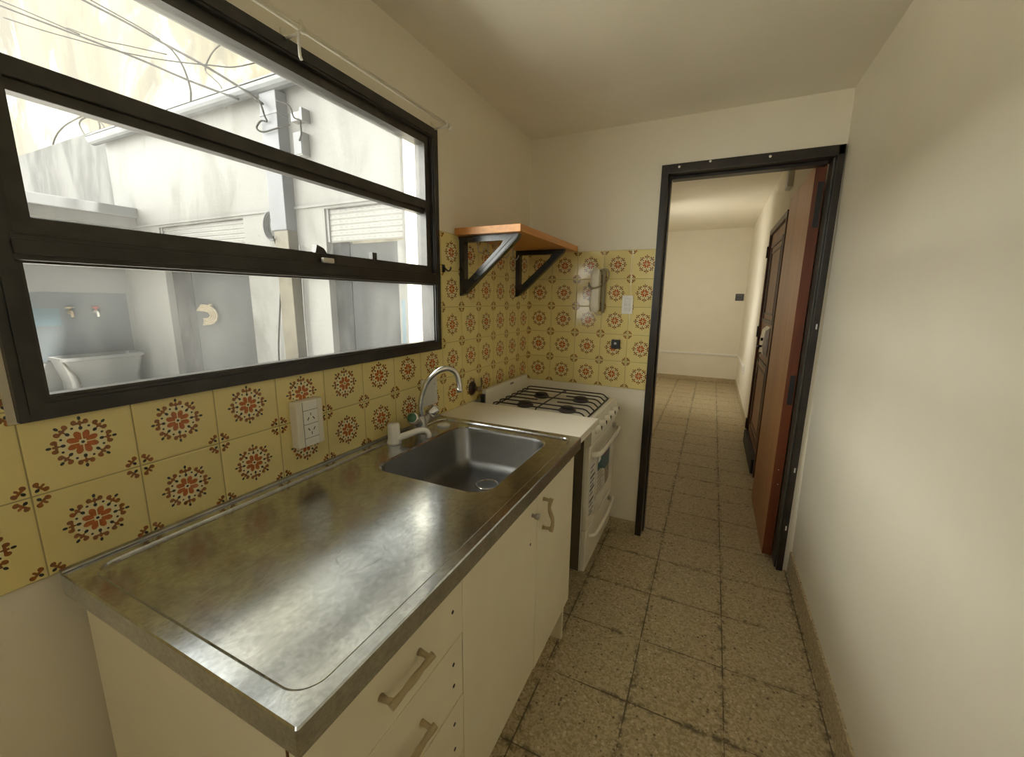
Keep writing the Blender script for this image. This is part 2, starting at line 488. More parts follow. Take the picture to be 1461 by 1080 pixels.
# left wall with the window hole (and an unseen opening added to light the far room)
def wall_holes(mb, x0, x1, y0, y1, z0, z1, holes):
    cur = y0
    for (a, b, c, d) in holes:
        mb.box((x0, cur, z0), (x1, a, z1)); mb.box((x0, a, z0), (x1, b, c)); mb.box((x0, a, d), (x1, b, z1)); cur = b
    mb.box((x0, cur, z0), (x1, y1, z1)); return mb
WY0, WY1, WZ0, WZ1 = .004, 1.182, 1.150, 1.978
struct(wall_holes(MB(), -.16, -.006, -1.6, 2.2, 0, 2.236, [(WY0, WY1, WZ0, WZ1)]).build('wall_left', m_paint), 'cream painted kitchen wall around the black window', 'wall')
struct(wall_holes(MB(), -.16, -.006, 2.2, 7.62, 0, 2.49, [(5.0, 5.7, 1.3, 1.9)]).build('wall_far_left', m_paint_far), 'pale side wall of the next room', 'wall')
struct(MB().prism([(1.486, 0), (1.62, 0), (1.62, 2.236), (1.454, 2.236)], 'y', -1.6, 2.106).build('wall_right', m_paint), 'long bare cream wall on the right of the kitchen', 'wall')
struct(MB().box((1.45, 2.19, 0), (1.62, 7.62, 2.49)).build('wall_far_right', m_paint_far), 'pale wall with entrance door in the next room', 'wall')
struct(MB().box((-.16, 7.47, 0), (1.60, 7.62, 2.49)).build('wall_far', m_paint_far), 'pale end wall of the next room with cable channel', 'wall')
bw = MB(); bw.box((-.16, -1.75, 0), (.30, -1.6, 2.236)); bw.box((1.20, -1.75, 0), (1.62, -1.6, 2.236)); bw.box((.30, -1.75, 0), (1.20, -1.6, 1.50)); bw.box((.30, -1.75, 2.05), (1.20, -1.6, 2.236))
struct(bw.build('wall_back', m_paint), 'plain cream wall behind the viewpoint', 'wall')
# end wall with doorway
DX0, DX1, DZ = .712, 1.4495, 2.018
e = MB(); e.box((-.006, 2.105, 0), (DX0 + .005, 2.2, 2.49)); e.box((DX0 + .005, 2.105, DZ - .004), (1.50, 2.19, 2.49)); e.box((1.451, 2.105, 0), (1.50, 2.19, DZ - .004))
struct(e.build('wall_end', m_paint), 'cream end wall above the tiles and around the doorway', 'wall')
struct(MB().box((-.16, -1.6, 2.236), (1.62, 2.105, 2.50)).build('ceiling', m_ceil), 'plain cream kitchen ceiling', 'ceiling')
struct(MB().box((-.16, 2.2, 2.49), (1.62, 7.62, 2.70)).build('ceiling_far', m_paint_far), 'pale ceiling of the next room', 'ceiling')
struct(wall_holes(MB(), -.175, -.1602, -1.6, 3.02, 0, 2.75, [(WY0, WY1, WZ0, WZ1)]).build('wall_outer', m_facade), 'rendered outer face of the kitchen wall towards the courtyard', 'wall')
# tile cladding
t = MB()
t.box((-.0062, -1.58, CZ), (0, WY0 - .012, 1.621)); t.box((-.0062, WY0 - .012, CZ), (0, 1.196, WZ0 - .002)); t.box((-.0062, 1.196, CZ), (0, 2.101, 1.621))
struct(t.build('trim_1', m_tile_l), 'yellow wall tiles with orange rosettes along the window wall', 'wall tiles')
struct(MB().box((-.006, 2.101, CZ), (DX0 + .004, 2.1052, 1.621)).build('trim_2', m_tile_e), 'yellow wall tiles with orange rosettes on the end wall', 'wall tiles')
# baseboards
struct(MB().prism([(1.474, 0), (1.4864, 0), (1.4848, .110), (1.476, .110)], 'y', -1.6, 2.104).build('baseboard_right', m_skirt), 'low terrazzo skirting along the right wall', 'skirting')
struct(MB().box((.30, 2.096, 0), (DX0, 2.1052, .075), .002).build('baseboard_end', m_skirt), 'short terrazzo skirting between stove and door frame', 'skirting')
struct(MB().box((-.006, 7.46, 0), (1.45, 7.4702, .08), .002).build('baseboard_far', m_skirt), 'terrazzo skirting at the far wall of the next room', 'skirting')
struct(MB().box((1.441, 4.56, 0), (1.4502, 7.46, .08), .002).build('baseboard_far_right', m_skirt), 'terrazzo skirting beyond the entrance door', 'skirting')

# ------------------------------------------------------------------ WINDOW
w = sroot('window_1', (-.02, .593, WZ0), 'wide black steel window with three stacked panes over the sink', 'window')
def rect(a, b, c, d): return [(a, c), (b, c), (b, d), (a, d)]
f = MB()
f.ring(rect(WY0, WY1, WZ0, WZ1), rect(WY0 + .036, WY1 - .036, WZ0 + .034, WZ1 - .036), 'x', -.06, .008)
f.ring(rect(WY0 + .012, WY1 - .012, WZ0 + .012, WZ1 - .012), rect(WY0 + .030, WY1 - .030, WZ0 + .028, WZ1 - .030), 'x', .008, .012)
f.build('frame', m_frame, w)
mr = MB(); mr.box((-.055, WY0 + .03, 1.411), (.012, WY1 - .03, 1.452), .003)
mr.box((-.045, WY0 + .03, 1.420), (.017, WY1 - .03, 1.444), .002)
mr.build('middle_rail', m_frame, w)
s_ = MB()
s_.ring(rect(WY0 + .034, WY1 - .034, 1.4525, WZ1 - .034), rect(WY0 + .062, WY1 - .066, 1.480, WZ1 - .062), 'x', -.05, -.006)
sash = s_.build('sash', m_frame2, w)
tb = MB(); tb.box((-.05, WY0 + .06, 1.690), (-.008, WY1 - .062, 1.720), .003); tb.box((-.045, WY0 + .06, 1.671), (-.018, WY1 - .062, 1.690), .002)
tb.build('glazing_bar', m_frame2, sash)
MB().prism([(.600, 1.478), (.640, 1.478), (.628, 1.492), (.606, 1.500)], 'x', -.012, .006, .001).build('stay_bracket', m_frame2, sash)
MB().box((-.01, .815, 1.478), (.006, .835, 1.500), .002).build('stay_stop', m_frame2, sash)
MB().box((.010, .612, 1.452), (.020, .650, 1.466), .003).build('latch_plate', m_silver, w)
MB().ring(rect(WY0 + .034, WY1 - .034, WZ0 + .032, 1.4135), rect(WY0 + .041, WY1 - .041, WZ0 + .040, 1.407), 'x', -.02, .002).build('glazing_bead', m_frame2, w)
for a, b, c, d, xx in ((WY0 + .036, WY1 - .036, WZ0 + .034, 1.412, -.018), (WY0 + .061, WY1 - .065, 1.479, 1.672, -.032), (WY0 + .061, WY1 - .065, 1.719, WZ1 - .061, -.032)):
    MB().box((xx - .002, a, c), (xx + .002, b, d)).build('pane', m_glass, w)

# curtain rod
cr = thing('curtain_rod', 'thin cream curtain rod on small brackets above the window', 'curtain rod', (.06, .4, 1.985))
MB().tube([(.06, -.45, 1.985), (.06, 1.182, 1.985)], .0065, 10).build('rod', m_plastic, cr)
for y in (-.1, .56, 1.165):
    k = MB(); k.box((-.0062, y - .006, 1.955), (-.002, y + .006, 2.0), .001); k.tube([(-.004, y, 1.978), (.058, y, 1.978)], .004, 8)
    k.tube([(.06, y - .008, 1.985), (.06, y + .008, 1.985)], .0095, 10)
    k.tube([(.06, y, 1.98), (.062, y, 2.002)], .004, 8)
    k.build('bracket', m_plastic, cr)
MB().tube([(.06, .552, 1.976), (.06, .552, 1.925), (.064, .552, 1.915)], .0035, 8).build('hanging_hook', m_white_plastic, cr)
MB().lathe([(0, 0), (.010, .002), (.011, .008), (.006, .014), (0, .015)], (.06, 1.182, 1.985), (0, 1, 0), 14).build('finial', m_plastic, cr)

# ------------------------------------------------------------------ WORKTOP
WY_A, WY_B, WX = .012, 1.163, .622
top = thing('steel_worktop', 'worn stainless steel worktop with a built-in sink basin', 'worktop', (.31, .59, .829))
N = 7
def L3(lp, z): return [(p[0], p[1], z) for p in lp]
o1 = rrect(.0, WX, WY_A, WY_B, .004, N); o1b = rrect(.002, WX - .002, WY_A + .002, WY_B - .002, .004, N)
o2 = rrect(.036, WX - .023, WY_A + .026, WY_B - .030, .042, N); o2b = rrect(.039, WX - .026, WY_A + .029, WY_B - .033, .040, N); o3 = rrect(.043, WX - .030, WY_A + .033, WY_B - .037, .038, N)
bx = (.148, .522, .626, 1.092)
b0 = rrect(bx[0] - .006, bx[1] + .006, bx[2] - .006, bx[3] + .006, .062, N); b1 = rrect(*bx, .056, N)
low = rrect(.012, WX - .012, WY_A + .012, WY_B - .012, .004, N)
MB().loft([L3(low, .833), L3(low, .829), L3(o1, .829), L3(o1, .868), L3(o1b, .871), L3(o2, .8712), L3(o2b, .8680), L3(o3, .8655), L3(b0, .8655), L3(b1, .862)]).build('worktop', m_steel, top)
b2 = rrect(bx[0] + .004, bx[1] - .004, bx[2] + .004, bx[3] - .004, .056, N)
b3 = rrect(bx[0] + .010, bx[1] - .010, bx[2] + .010, bx[3] - .010, .056, N); b4 = rrect(bx[0] + .028, bx[1] - .028, bx[2] + .028, bx[3] - .028, .05, N)
b5 = rrect(bx[0] + .06, bx[1] - .06, bx[2] + .06, bx[3] - .06, .04, N)
DC = (.345, .962)
dr = [(DC[0] + .042 * math.cos(a), DC[1] + .042 * math.sin(a)) for a in [math.atan2(p[1] - (bx[2] + bx[3]) / 2, p[0] - (bx[0] + bx[1]) / 2) for p in b5]]
basin = MB().loft([L3(b1, .862), L3(b2, .852), L3(b3, .745), L3(b4, .722), L3(b5, .717), L3(dr, .713)], smooth=True).build('basin', m_basin, top)
MB().lathe([(.044, .0), (.044, .003), (.036, .004), (.0335, .001)], (DC[0], DC[1], .713), n=28).build('drain_ring', m_chrome, basin)
MB().lathe([(.0335, .0012), (.032, -.004), (.012, -.009), (0, -.009)], (DC[0], DC[1], .713), n=28).build('drain', m_basin, basin)
st = MB()
for k in range(8): st.lathe([(0, 0), (.005, 0), (.004, .0015), (0, .0015)], (DC[0] + .022 * math.cos(k * PI / 4), DC[1] + .022 * math.sin(k * PI / 4), .7085), n=8)
st.lathe([(.008, -.006), (.008, .002), (.004, .004), (0, .004)], (DC[0], DC[1], .709), n=12)
st.build('strainer_holes', m_black, basin)
tag(MB().box((-.0, WY_A, .8712), (.012, WY_B, .876), .002).build('sealing_strip', m_dull_chrome, origin=(.006, .59, .871)), 'thin grey sealing strip where worktop meets the tiles', 'strip')

# ------------------------------------------------------------------ BASE CABINET
cb = thing('base_cabinet', 'white base cabinet with drawers and doors under the steel worktop', 'cabinet', (.32, .59, 0))
c = MB()
c.box((.060, .020, .205), (.583, .037, .8285)); c.box((.060, 1.140, .205), (.583, 1.157, .8285))
c.box((.060, .037, .205), (.583, 1.140, .222)); c.box((.060, .037, .222), (.068, 1.140, .8285))
c.box((.075, .39, .222), (.583, .405, .60))
c.build('carcass', m_melamine, cb)
MB().box((.5832, .0205, .207), (.5848, .0365, .828)).build('raw_edge', m_brownboard, cb)
c = MB(); c.box((.10, .06, .0), (.44, 1.12, .2045)); c.build('plinth', m_melamine, cb)
FX0, FX1 = .5855, .600
def handle(p, along, parent):
    """wavy pull between two posts; p = centre on the front, along = 'y' or 'z'"""
    L = .108
    def at(u, out, side): return (FX1 + out, p[0] + u, p[1] + side) if along == 'y' else (FX1 + out, p[0] + side, p[1] + u)
    k = MB(); pts = []; rad = []
    for i in range(25):
        u = (i / 24 - .5) * L
        pts.append(at(u, .026 + .004 * math.sin(i / 24 * 2 * PI), .006 * math.sin(i / 24 * 2 * PI)))
        rad.append(.0052 + .0016 * abs(math.cos(i / 24 * PI * 2)) )
    k.tube(pts, rad, 10)
    for sgn in (-1, 1):
        k.tube([at(sgn * L * .435, .0, 0), at(sgn * L * .435, .012, 0), at(sgn * L * .435, .026, .004 * -sgn)], [.0065, .0048, .0055], 10)
    return k.build('handle', m_handle, parent)
drs = []
for z0, z1, ye in ((.6780, .8265, .3975), (.5285, .6760, .3945), (.3780, .5240, .3965), (.2075, .3765, .3965)):
    q = MB().prism([(.0225, z0 - (.0025 if z1 == .5240 else 0)), (ye, z0), (ye, z1), (.0225, z1 - (.004 if z1 == .5240 else 0))], 'x', FX0, FX1, .0012).build('drawer', m_melamine, cb)
    handle((.210, (z0 + z1) / 2), 'y', q); drs.append(q)
dl = MB().prism([(.3985, .212), (.803, .212), (.803, .808), (.485, .824), (.3985, .8265)], 'x', FX0, FX1, .0015).build('door', m_melamine, cb)
dr_ = MB().box((FX0, .8055, .205), (FX1, 1.157, .8265), .0015).build('door', m_melamine, cb)
handle((.852, .722), 'z', dr_)
MB().lathe([(.006, 0), (.0045, .006), (.009, .012), (.009, .020), (0, .022)], (FX1, .766, .757), (1, 0, 0), 14).build('knob', m_dull_chrome, dl)
MB().lathe([(.0042, 0), (.004, .0006), (0, .0006)], (FX1, .756, .672), (1, 0, 0), 10).build('screw_hole', m_ink, dl)
MB().box((FX1, 1.088, .800), (FX1 + .003, 1.108, .812), .001).build('hinge_cap', m_dull_chrome, dr_)
for dd, z in ((drs[0], .751), (drs[1], .629), (drs[1], .578), (drs[2], .482), (drs[2], .418)):
    MB().lathe([(.0042, 0), (.004, .0006), (0, .0006)], (FX1, .362, z), (1, 0, 0), 10).build('screw_hole', m_ink, dd)

# ------------------------------------------------------------------ FILLER BOARD
fb = thing('filler_board', 'white laminate board bridging the gap between worktop and stove', 'board', (.31, 1.30, 0))
MB().box((.002, 1.166, .842), (.617, 1.432, .871), .0015).build('board', m_lam_top, fb)
MB().box((.03, 1.1665, 0), (.575, 1.184, .842), .001).build('support_panel', m_melamine, fb)

# ------------------------------------------------------------------ STOVE
SY0, SY1 = 1.442, 1.968
stv = thing('gas_stove', 'white four-burner gas stove beside the end wall', 'stove', (.30, 1.705, 0))
c = MB(); c.box((.03, SY0 + .002, .125), (.560, SY1 - .002, .822), .004); c.build('body', m_white_enamel, stv)
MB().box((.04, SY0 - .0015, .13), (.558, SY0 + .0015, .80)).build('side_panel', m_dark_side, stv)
for x in (.07, .44):
    for y in (SY0 + .04, SY1 - .04):
        MB().lathe([(.018, 0), (.018, .006), (.012, .01), (.012, .126)], (x, y, 0), n=14).build('leg', m_black, stv)
c = MB(); ol = rrect(.03, .578, SY0, SY1, .012, 4); il = rrect(.075, .545, SY0 + .03, SY1 - .03, .03, 4); il2 = rrect(.085, .535, SY0 + .04, SY1 - .04, .03, 4)
c.loft([L3(ol, .822), L3(ol, .838), L3(rrect(.034, .574, SY0 + .004, SY1 - .004, .012, 4), .842), L3(il, .842), L3(il2, .834)], False, True)
c.build('cooktop', m_white_enamel, stv)
bg = MB().box((.034, SY0 + .03, .838), (.058, SY1 - .002, .925), .005, 3).build('backguard', m_white_enamel, stv)
k = MB(); k.box((.058, 1.735, .902), (.0595, 1.775, .914), .001); k.build('badge', m_dull_chrome, bg)
k = MB(); 
for i in range(5): k.box((.0594, 1.738 + i * .0072, .9045), (.0600, 1.7425 + i * .0072, .9115))
k.build('badge_lettering', m_ink, bg)
MB().box((.036, SY0 + .012, .842), (.054, SY0 + .029, .905), .003).build('backguard_gap_shade', m_black, bg)  # dark block stands in for the shadowed gap beside the backguard
for x in (.205, .425):
    for y in (1.605, 1.825):
        b_ = MB().lathe([(.040, 0), (.042, .008), (.034, .012), (.034, .016)], (x, y, .834), n=26).build('burner', m_burner, stv)
        MB().lathe([(.031, .016), (.032, .020), (.026, .024), (0, .025)], (x, y, .834), n=26).build('burner_cap', m_iron, b_)
# wire grate: long bars along x with bent ends plus cross bars
g = MB(); GZ = .868; gx0, gx1, gy0, gy1 = .100, .520, 1.490, 1.905
ny = 7
for i in range(ny):
    y = gy0 + (gy1 - gy0) * i / (ny - 1)
    if i in (0, ny - 1, 3):
        spans = [(gx0, gx1)]
    else:
        spans = [(gx0, .262), (.365, gx1)] if i in (2, 4) else [(gx0, gx1)]
    for a, b2_ in spans:
        pts = []
        if a == gx0: pts += [(a - .016, y, .846), (a - .010, y, GZ - .005), (a + .006, y, GZ)]
        else: pts += [(a, y, GZ)]
        if b2_ == gx1: pts += [(b2_ - .006, y, GZ), (b2_ + .010, y, GZ - .005), (b2_ + .030, y, .846)]
        else: pts += [(b2_, y, GZ)]
        g.tube(pts, .0035, 7)
for x in (gx0 - .016, gx1 + .030): g.tube([(x, gy0 - .012, .846), (x, gy1 + .012, .846)], .0035, 7)
for x in (.312,): g.tube([(x, gy0 - .02, .846), (x, gy0 - .004, GZ - .004), (x, gy1 + .004, GZ - .004), (x, gy1 + .02, .846)], .0036, 7)
g.build('grate', m_iron, stv)
# control panel, sloping
c = MB(); c.prism([(.545, .730), (.578, .730), (.590, .742), (.590, .800), (.577, .836), (.545, .836)], 'y', SY0, SY1, .002)
cp = c.build('control_panel', m_white_enamel, stv)
for i in range(5):
    y = 1.515 + i * .092; ctr = Vector((.588, y, .797)); ax = Vector((.93, 0, .36))
    kn = MB().lathe([(.021, 0), (.021, .006), (.016, .010), (.0145, .026), (.011, .029), (0, .0295)], ctr - ax * .004, ax, 20).build('knob', m_white_enamel, cp)
    MB().box(ctr + Vector((.024, -.0015, -.002)), ctr + Vector((.0285, .0015, .018)), .0005).build('knob_pointer', m_ink, kn)
# oven door
od = MB().box((.561, SY0 + .004, .335), (.584, SY1 - .004, .727), .005, 3).build('oven_door', m_white_enamel, stv)
k = MB(); pts = [(.584, SY0 + .03, .690), (.612, SY0 + .045, .692), (.620, SY0 + .10, .690), (.621, 1.705, .688), (.620, SY1 - .10, .690), (.612, SY1 - .045, .692), (.584, SY1 - .03, .690)]
k.tube(spline(pts, 6), .011, 12, flat=(1.2, .8)); k.build('oven_handle', m_white_enamel, od)
MB().box((.585, SY1 - .075, .700), (.600, SY1 - .055, .722), .003).build('handle_rivet', m_dull_chrome, od)
sx = .5842
stk = MB().box((sx, 1.452, .385), (sx + .0009, 1.565, .655)).build('energy_label', m_paper, od)
k = MB()
for i, (y0, y1, z) in enumerate(((1.475, 1.54, .625), (1.475, 1.52, .605), (1.475, 1.555, .575), (1.475, 1.545, .555), (1.48, 1.53, .535), (1.475, 1.55, .515), (1.475, 1.525, .495), (1.475, 1.55, .46), (1.475, 1.53, .44), (1.48, 1.55, .415), (1.475, 1.53, .398))):
    k.box((sx + .0009, y0, z - .004), (sx + .0013, y1, z + (.006 if i in (2, 5, 7) else .002)))
k.build('label_text', m_ink, stk)
poster = MB().box((sx, 1.600, .420), (sx + .0009, 1.860, .655)).build('promo_sticker', m_paper, od)
MB().prism([(1.604, .560), (1.66, .555), (1.72, .535), (1.76, .515), (1.856, .515), (1.856, .652), (1.604, .652)], 'x', sx + .0009, sx + .0013).build('sticker_picture', m_teal, poster)
MB().prism([(1.72, .652), (1.72, .600), (1.78, .578), (1.856, .585), (1.856, .652)], 'x', sx + .0013, sx + .0017).build('sticker_picture', m_violet, poster)
MB().prism([(1.612, .640), (1.612, .600), (1.66, .604), (1.66, .630)], 'x', sx + .0013, sx + .0017).build('sticker_picture', m_white_plastic, poster)
MB().prism([(1.76, .513), (1.856, .513), (1.856, .424), (1.78, .424)], 'x', sx + .0009, sx + .0013).build('sticker_picture', m_tan, poster)
k = MB()
for i in range(6): k.box((sx + .0009, 1.608, .540 - i * .020), (sx + .0013, 1.69 + .03 * ((i * 7) % 3) / 2, .546 - i * .020))
k.build('sticker_text', m_tan, poster)
# bottom drawer
bd = MB().box((.561, SY0 + .004, .130), (.584, SY1 - .004, .328), .005, 3).build('bottom_drawer', m_white_enamel, stv)
k = MB(); pts = [(.584, SY0 + .04, .295), (.606, SY0 + .06, .292), (.612, SY0 + .12, .284), (.613, 1.705, .280), (.612, SY1 - .12, .284), (.606, SY1 - .06, .292), (.584, SY1 - .04, .295)]
k.tube(spline(pts, 6), .0085, 12); k.build('drawer_handle', m_white_enamel, bd)
MB().box((.585, SY1 - .095, .292), (.600, SY1 - .075, .312), .003).build('handle_rivet', m_dull_chrome, bd)

# ------------------------------------------------------------------ FAUCET, FILTER TAP, CAP
fa = thing('kitchen_faucet', 'chrome two-handle gooseneck faucet behind the sink', 'faucet', (.06, .965, .8655))
k = MB(); k.lathe([(.030, 0), (.030, .006), (.024, .012), (.022, .030), (.020, .045), (.016, .055), (.012, .060)], (.06, .965, .8657), n=24)
for sg in (-1, 1): k.tube([(.06, .965, .892), (.064, .965 + sg * .026, .908), (.068, .965 + sg * .044, .922)], [.017, .015, .014], 14)
k.build('body', m_dull_chrome, fa)
k = MB(); pts = spline([(.06, .965, .915), (.061, .966, .96), (.066, .970, 1.005), (.083, .983, 1.058), (.116, 1.003, 1.094), (.146, 1.024, 1.103), (.166, 1.043, 1.086), (.173, 1.053, 1.048), (.1735, 1.056, 1.012)], 6)
k.tube(pts, .0108, 16); sp_ = k.build('spout', m_chrome, fa)
MB().lathe([(.0125, -.002), (.0125, .014), (.009, .016)], (.1735, 1.056, 1.026), (0, 0, -1), 18).build('aerator', m_chrome, sp_)
for sg in (-1, 1):
    a0 = Vector((.068, .965 + sg * .044, .922)); ax = Vector((.28, sg * .72, .55 + .12 * sg)).normalized()
    h = MB().lathe([(.013, -.006), (.020, -.002), (.0225, .006), (.0225, .031), (.020, .035), (0, .0355)], a0, ax, 8).build('handle', m_chrome, fa)
    if sg < 0: plabel(MB().lathe([(.0165, .0352), (.0165, .038), (0, .039)], a0, ax, 18).build('handle_cap', m_green, h), 'green cap')
    else: plabel(MB().lathe([(.0165, .0352), (.0165, .038), (0, .039)], a0, ax, 18).build('handle_cap', m_greyplate, h), 'pale grey cap')
ft = thing('filter_tap', 'small white plastic water tap left of the chrome faucet', 'tap', (.060, .818, .8655))
k = MB(); k.lathe([(.026, 0), (.024, .008), (.021, .020), (.021, .060), (.021, .064), (.019, .070), (0, .071)], (.060, .818, .8655), n=22); k.build('body', m_white_plastic, ft)
MB().lathe([(.0085, .071), (.0085, .0715), (0, .0716)], (.060, .818, .8655), n=14).build('top_hole', m_greyplate, ft)
k = MB(); k.tube(spline([(.072, .822, .884), (.100, .836, .896), (.130, .858, .908), (.150, .874, .908), (.158, .880, .897), (.159, .881, .884)], 6), [.013 - .0035 * min(1, i / 18) for i in range(31)], 14)
k.build('spout', m_white_plastic, ft)
tag(MB().lathe([(.025, 0), (.0255, .003), (.023, .006), (.010, .0075), (0, .0075)], (.094, 1.062, .8655), n=30).build('hole_cover', m_white_plastic, origin=(.094, 1.062, .8655)), 'round white cover disc on the worktop beside the faucet', 'cover')

# ------------------------------------------------------------------ SHELF
sh = thing('wall_shelf', 'orange wooden corner shelf on two black triangular brackets', 'shelf', (.15, 1.68, 1.617))
MB().box((.001, 1.300, 1.617), (.305, 2.060, 1.646), .002).build('board', m_shelf_wood, sh)
def tri(y0, name_mat):
    A = [(.001, 1.615), (.275, 1.615), (.275, 1.607), (.020, 1.378), (.001, 1.372)]
    out = [(.001, 1.616), (.278, 1.616), (.276, 1.603), (.022, 1.376), (.001, 1.370)]
    def rnd(P, rr, n=4):
        R = []
        m = len(P)
        for i in range(m):
            p = Vector(P[i]); a = (Vector(P[i - 1]) - p); b = (Vector(P[(i + 1) % m]) - p)
            r_ = min(rr[i], a.length * .45, b.length * .45); a.normalize(); b.normalize()
            p0 = p + a * r_; p1 = p + b * r_
            for k in range(n + 1):
                t_ = k / n; R.append(tuple(p0 * (1 - t_) ** 2 + p * 2 * t_ * (1 - t_) + p1 * t_ * t_))
        return R
    outer = [(.001, 1.616), (.14, 1.616), (.280, 1.616), (.272, 1.596), (.150, 1.488), (.026, 1.378), (.001, 1.368), (.001, 1.49)]
    inner = [(.026, 1.592), (.11, 1.592), (.212, 1.592), (.198, 1.572), (.118, 1.502), (.040, 1.434), (.026, 1.440), (.026, 1.51)]
    k = MB(); k.ring(outer, inner, 'y', y0, y0 + .030)
    # raised flanges along the strut
    k.ring([(.262, 1.612), (.276, 1.604), (.030, 1.383), (.018, 1.390)], [(.258, 1.6105), (.262, 1.608), (.034, 1.402), (.030, 1.404)], 'y', y0 - .003, y0)
    return k.build('bracket', name_mat, sh)
tri(1.335, m_black_steel); tri(1.905, m_black_steel)
for y in (1.41, 1.50, 1.575, 1.655, 1.765):
    k = MB(); k.lathe([(.006, 0), (.006, .003), (.0025, .004)], (.05, y, 1.617), (0, 0, -1), 10)
    k.tube(spline([(.05, y, 1.617), (.05, y, 1.585), (.052, y, 1.563), (.068, y, 1.555), (.080, y, 1.568), (.083, y, 1.578)], 5), .0024, 7)
    k.build('hook', m_dull_chrome, sh)
wh = thing('wall_hook', 'small dark hook on the tiles beside the window', 'hook', (0, 1.214, 1.475))
MB().box((.0002, 1.206, 1.462), (.004, 1.222, 1.492), .001).build('back_plate', m_black, wh)
MB().tube(spline([(.003, 1.214, 1.486), (.012, 1.214, 1.475), (.026, 1.214, 1.466), (.036, 1.214, 1.473), (.037, 1.214, 1.482)], 5), .003, 8).build('hook_arm', m_black, wh)

# ------------------------------------------------------------------ WALL FITTINGS
ou = thing('power_outlet', 'tall cream double power outlet on the tiles under the window', 'outlet', (.01, .5225, 1.013))
ob = MB().box((.0003, .481, .949), (.030, .564, 1.079), .004, 3).build('housing', m_plastic, ou)
ins = MB().box((.030, .500, .951), (.0315, .545, 1.077), .0006).build('insert', m_white_plastic, ou)
k = MB(); 
for z in (.974, 1.013, 1.052): k.box((.0313, .500, z - .0006), (.0318, .545, z + .0006))
k.box((.0298, .4992, .951), (.0306, .5, 1.077)); k.box((.0298, .545, .951), (.0306, .5458, 1.077))
k.build('seam', m_ink, ins)
for zc, s in ((1.031, 1), (.995, -1)):
    k = MB()
    k.box((.0313, .5216, zc + s * .009 - .004), (.0320, .5234, zc + s * .009 + .004))
    for sg in (-1, 1):
        R = Matrix.Rotation(sg * s * .6, 3, 'X')
        k.box((.0313, .5225 + sg * .0085 - .0013, zc - s * .003 - .0045), (.0320, .5225 + sg * .0085 + .0013, zc - s * .003 + .0045), rot=R)
    k.build('socket_slots', m_black, ins)
bp = thing('blank_plate', 'square pale blanking plate on the tiles behind the faucet', 'cover plate', (.002, 1.097, .985))
MB().box((.0002, 1.048, .930), (.006, 1.146, 1.040), .002).build('plate', m_greyplate, bp)
for y, z in ((1.063, 1.012), (1.131, 1.012)): MB().lathe([(.004, 0), (.003, .001), (0, .001)], (.006, y, z), (1, 0, 0), 10).build('screw', m_dull_chrome, bp)
gv = thing('gas_valve', 'brown round gas valve on the tiles beside the stove', 'valve', (0, 1.435, .935))
k = MB(); k.lathe([(.034, .0003), (.033, .004), (.024, .010), (.013, .013)], (0, 1.435, .935), (1, 0, 0), 26); k.build('cover_rose', m_valve, gv)
k = MB(); k.lathe([(.011, .010), (.011, .034), (.013, .036), (.013, .046), (0, .047)], (0, 1.435, .935), (1, 0, 0), 16); k.build('spindle', m_brass, gv)
MB().box((.030, 1.463, .936), (.037, 1.470, .985), .002).build('lever', m_brass, gv)

ph = thing('intercom_phone', 'cream intercom handset with coiled cord on the tiled end wall', 'intercom', (.413, 2.09, 1.41))
MB().box((.392, 2.080, 1.300), (.436, 2.1008, 1.515), .006, 3).build('cradle', m_plastic, ph)
k = MB()
lp = []
for z, hw, y in ((1.290, .012, 2.068), (1.296, .022, 2.064), (1.315, .026, 2.058), (1.36, .0255, 2.056), (1.400, .0235, 2.060), (1.44, .0235, 2.060), (1.475, .0255, 2.055), (1.508, .025, 2.057), (1.520, .020, 2.064), (1.525, .010, 2.069)):
    lp.append([(.413 + math.copysign(hw, math.cos(a)) * abs(math.cos(a)) ** .5, y + .016 * math.copysign(abs(math.sin(a)) ** .6, math.sin(a)), z) for a in [2 * PI * q / 20 for q in range(20)]])
k.loft(lp, True, True, True); k.build('handset', m_plastic, ph)
k = MB(); pts = []
path = spline([(.430, 2.056, 1.508), (.452, 2.060, 1.520), (.476, 2.070, 1.515), (.481, 2.076, 1.485), (.468, 2.060, 1.448), (.440, 2.038, 1.428), (.412, 2.034, 1.420), (.388, 2.042, 1.424), (.374, 2.066, 1.450)], 24)
nn = len(path)
for i, p in enumerate(path):
    a = i * 1.5; pts.append((p[0] + .0048 * math.cos(a) * .4, p[1] + .0048 * math.sin(a), p[2] + .0048 * math.cos(a)))
k.tube(pts, .0021, 6)
pts = []
for i in range(260):
    z = 1.515 - .225 * i / 259; a = i * 1.15
    pts.append((.454 + .0085 * math.cos(a), 2.084 + .0085 * math.sin(a), z))
k.tube(pts, .0023, 6)
k.tube(spline([(.454, 2.084, 1.29), (.446, 2.08, 1.278), (.426, 2.072, 1.277), (.413, 2.068, 1.290)], 5), .0025, 6)
plabel(k.build('coiled_cord', m_cord, ph), 'coiled beige cord')

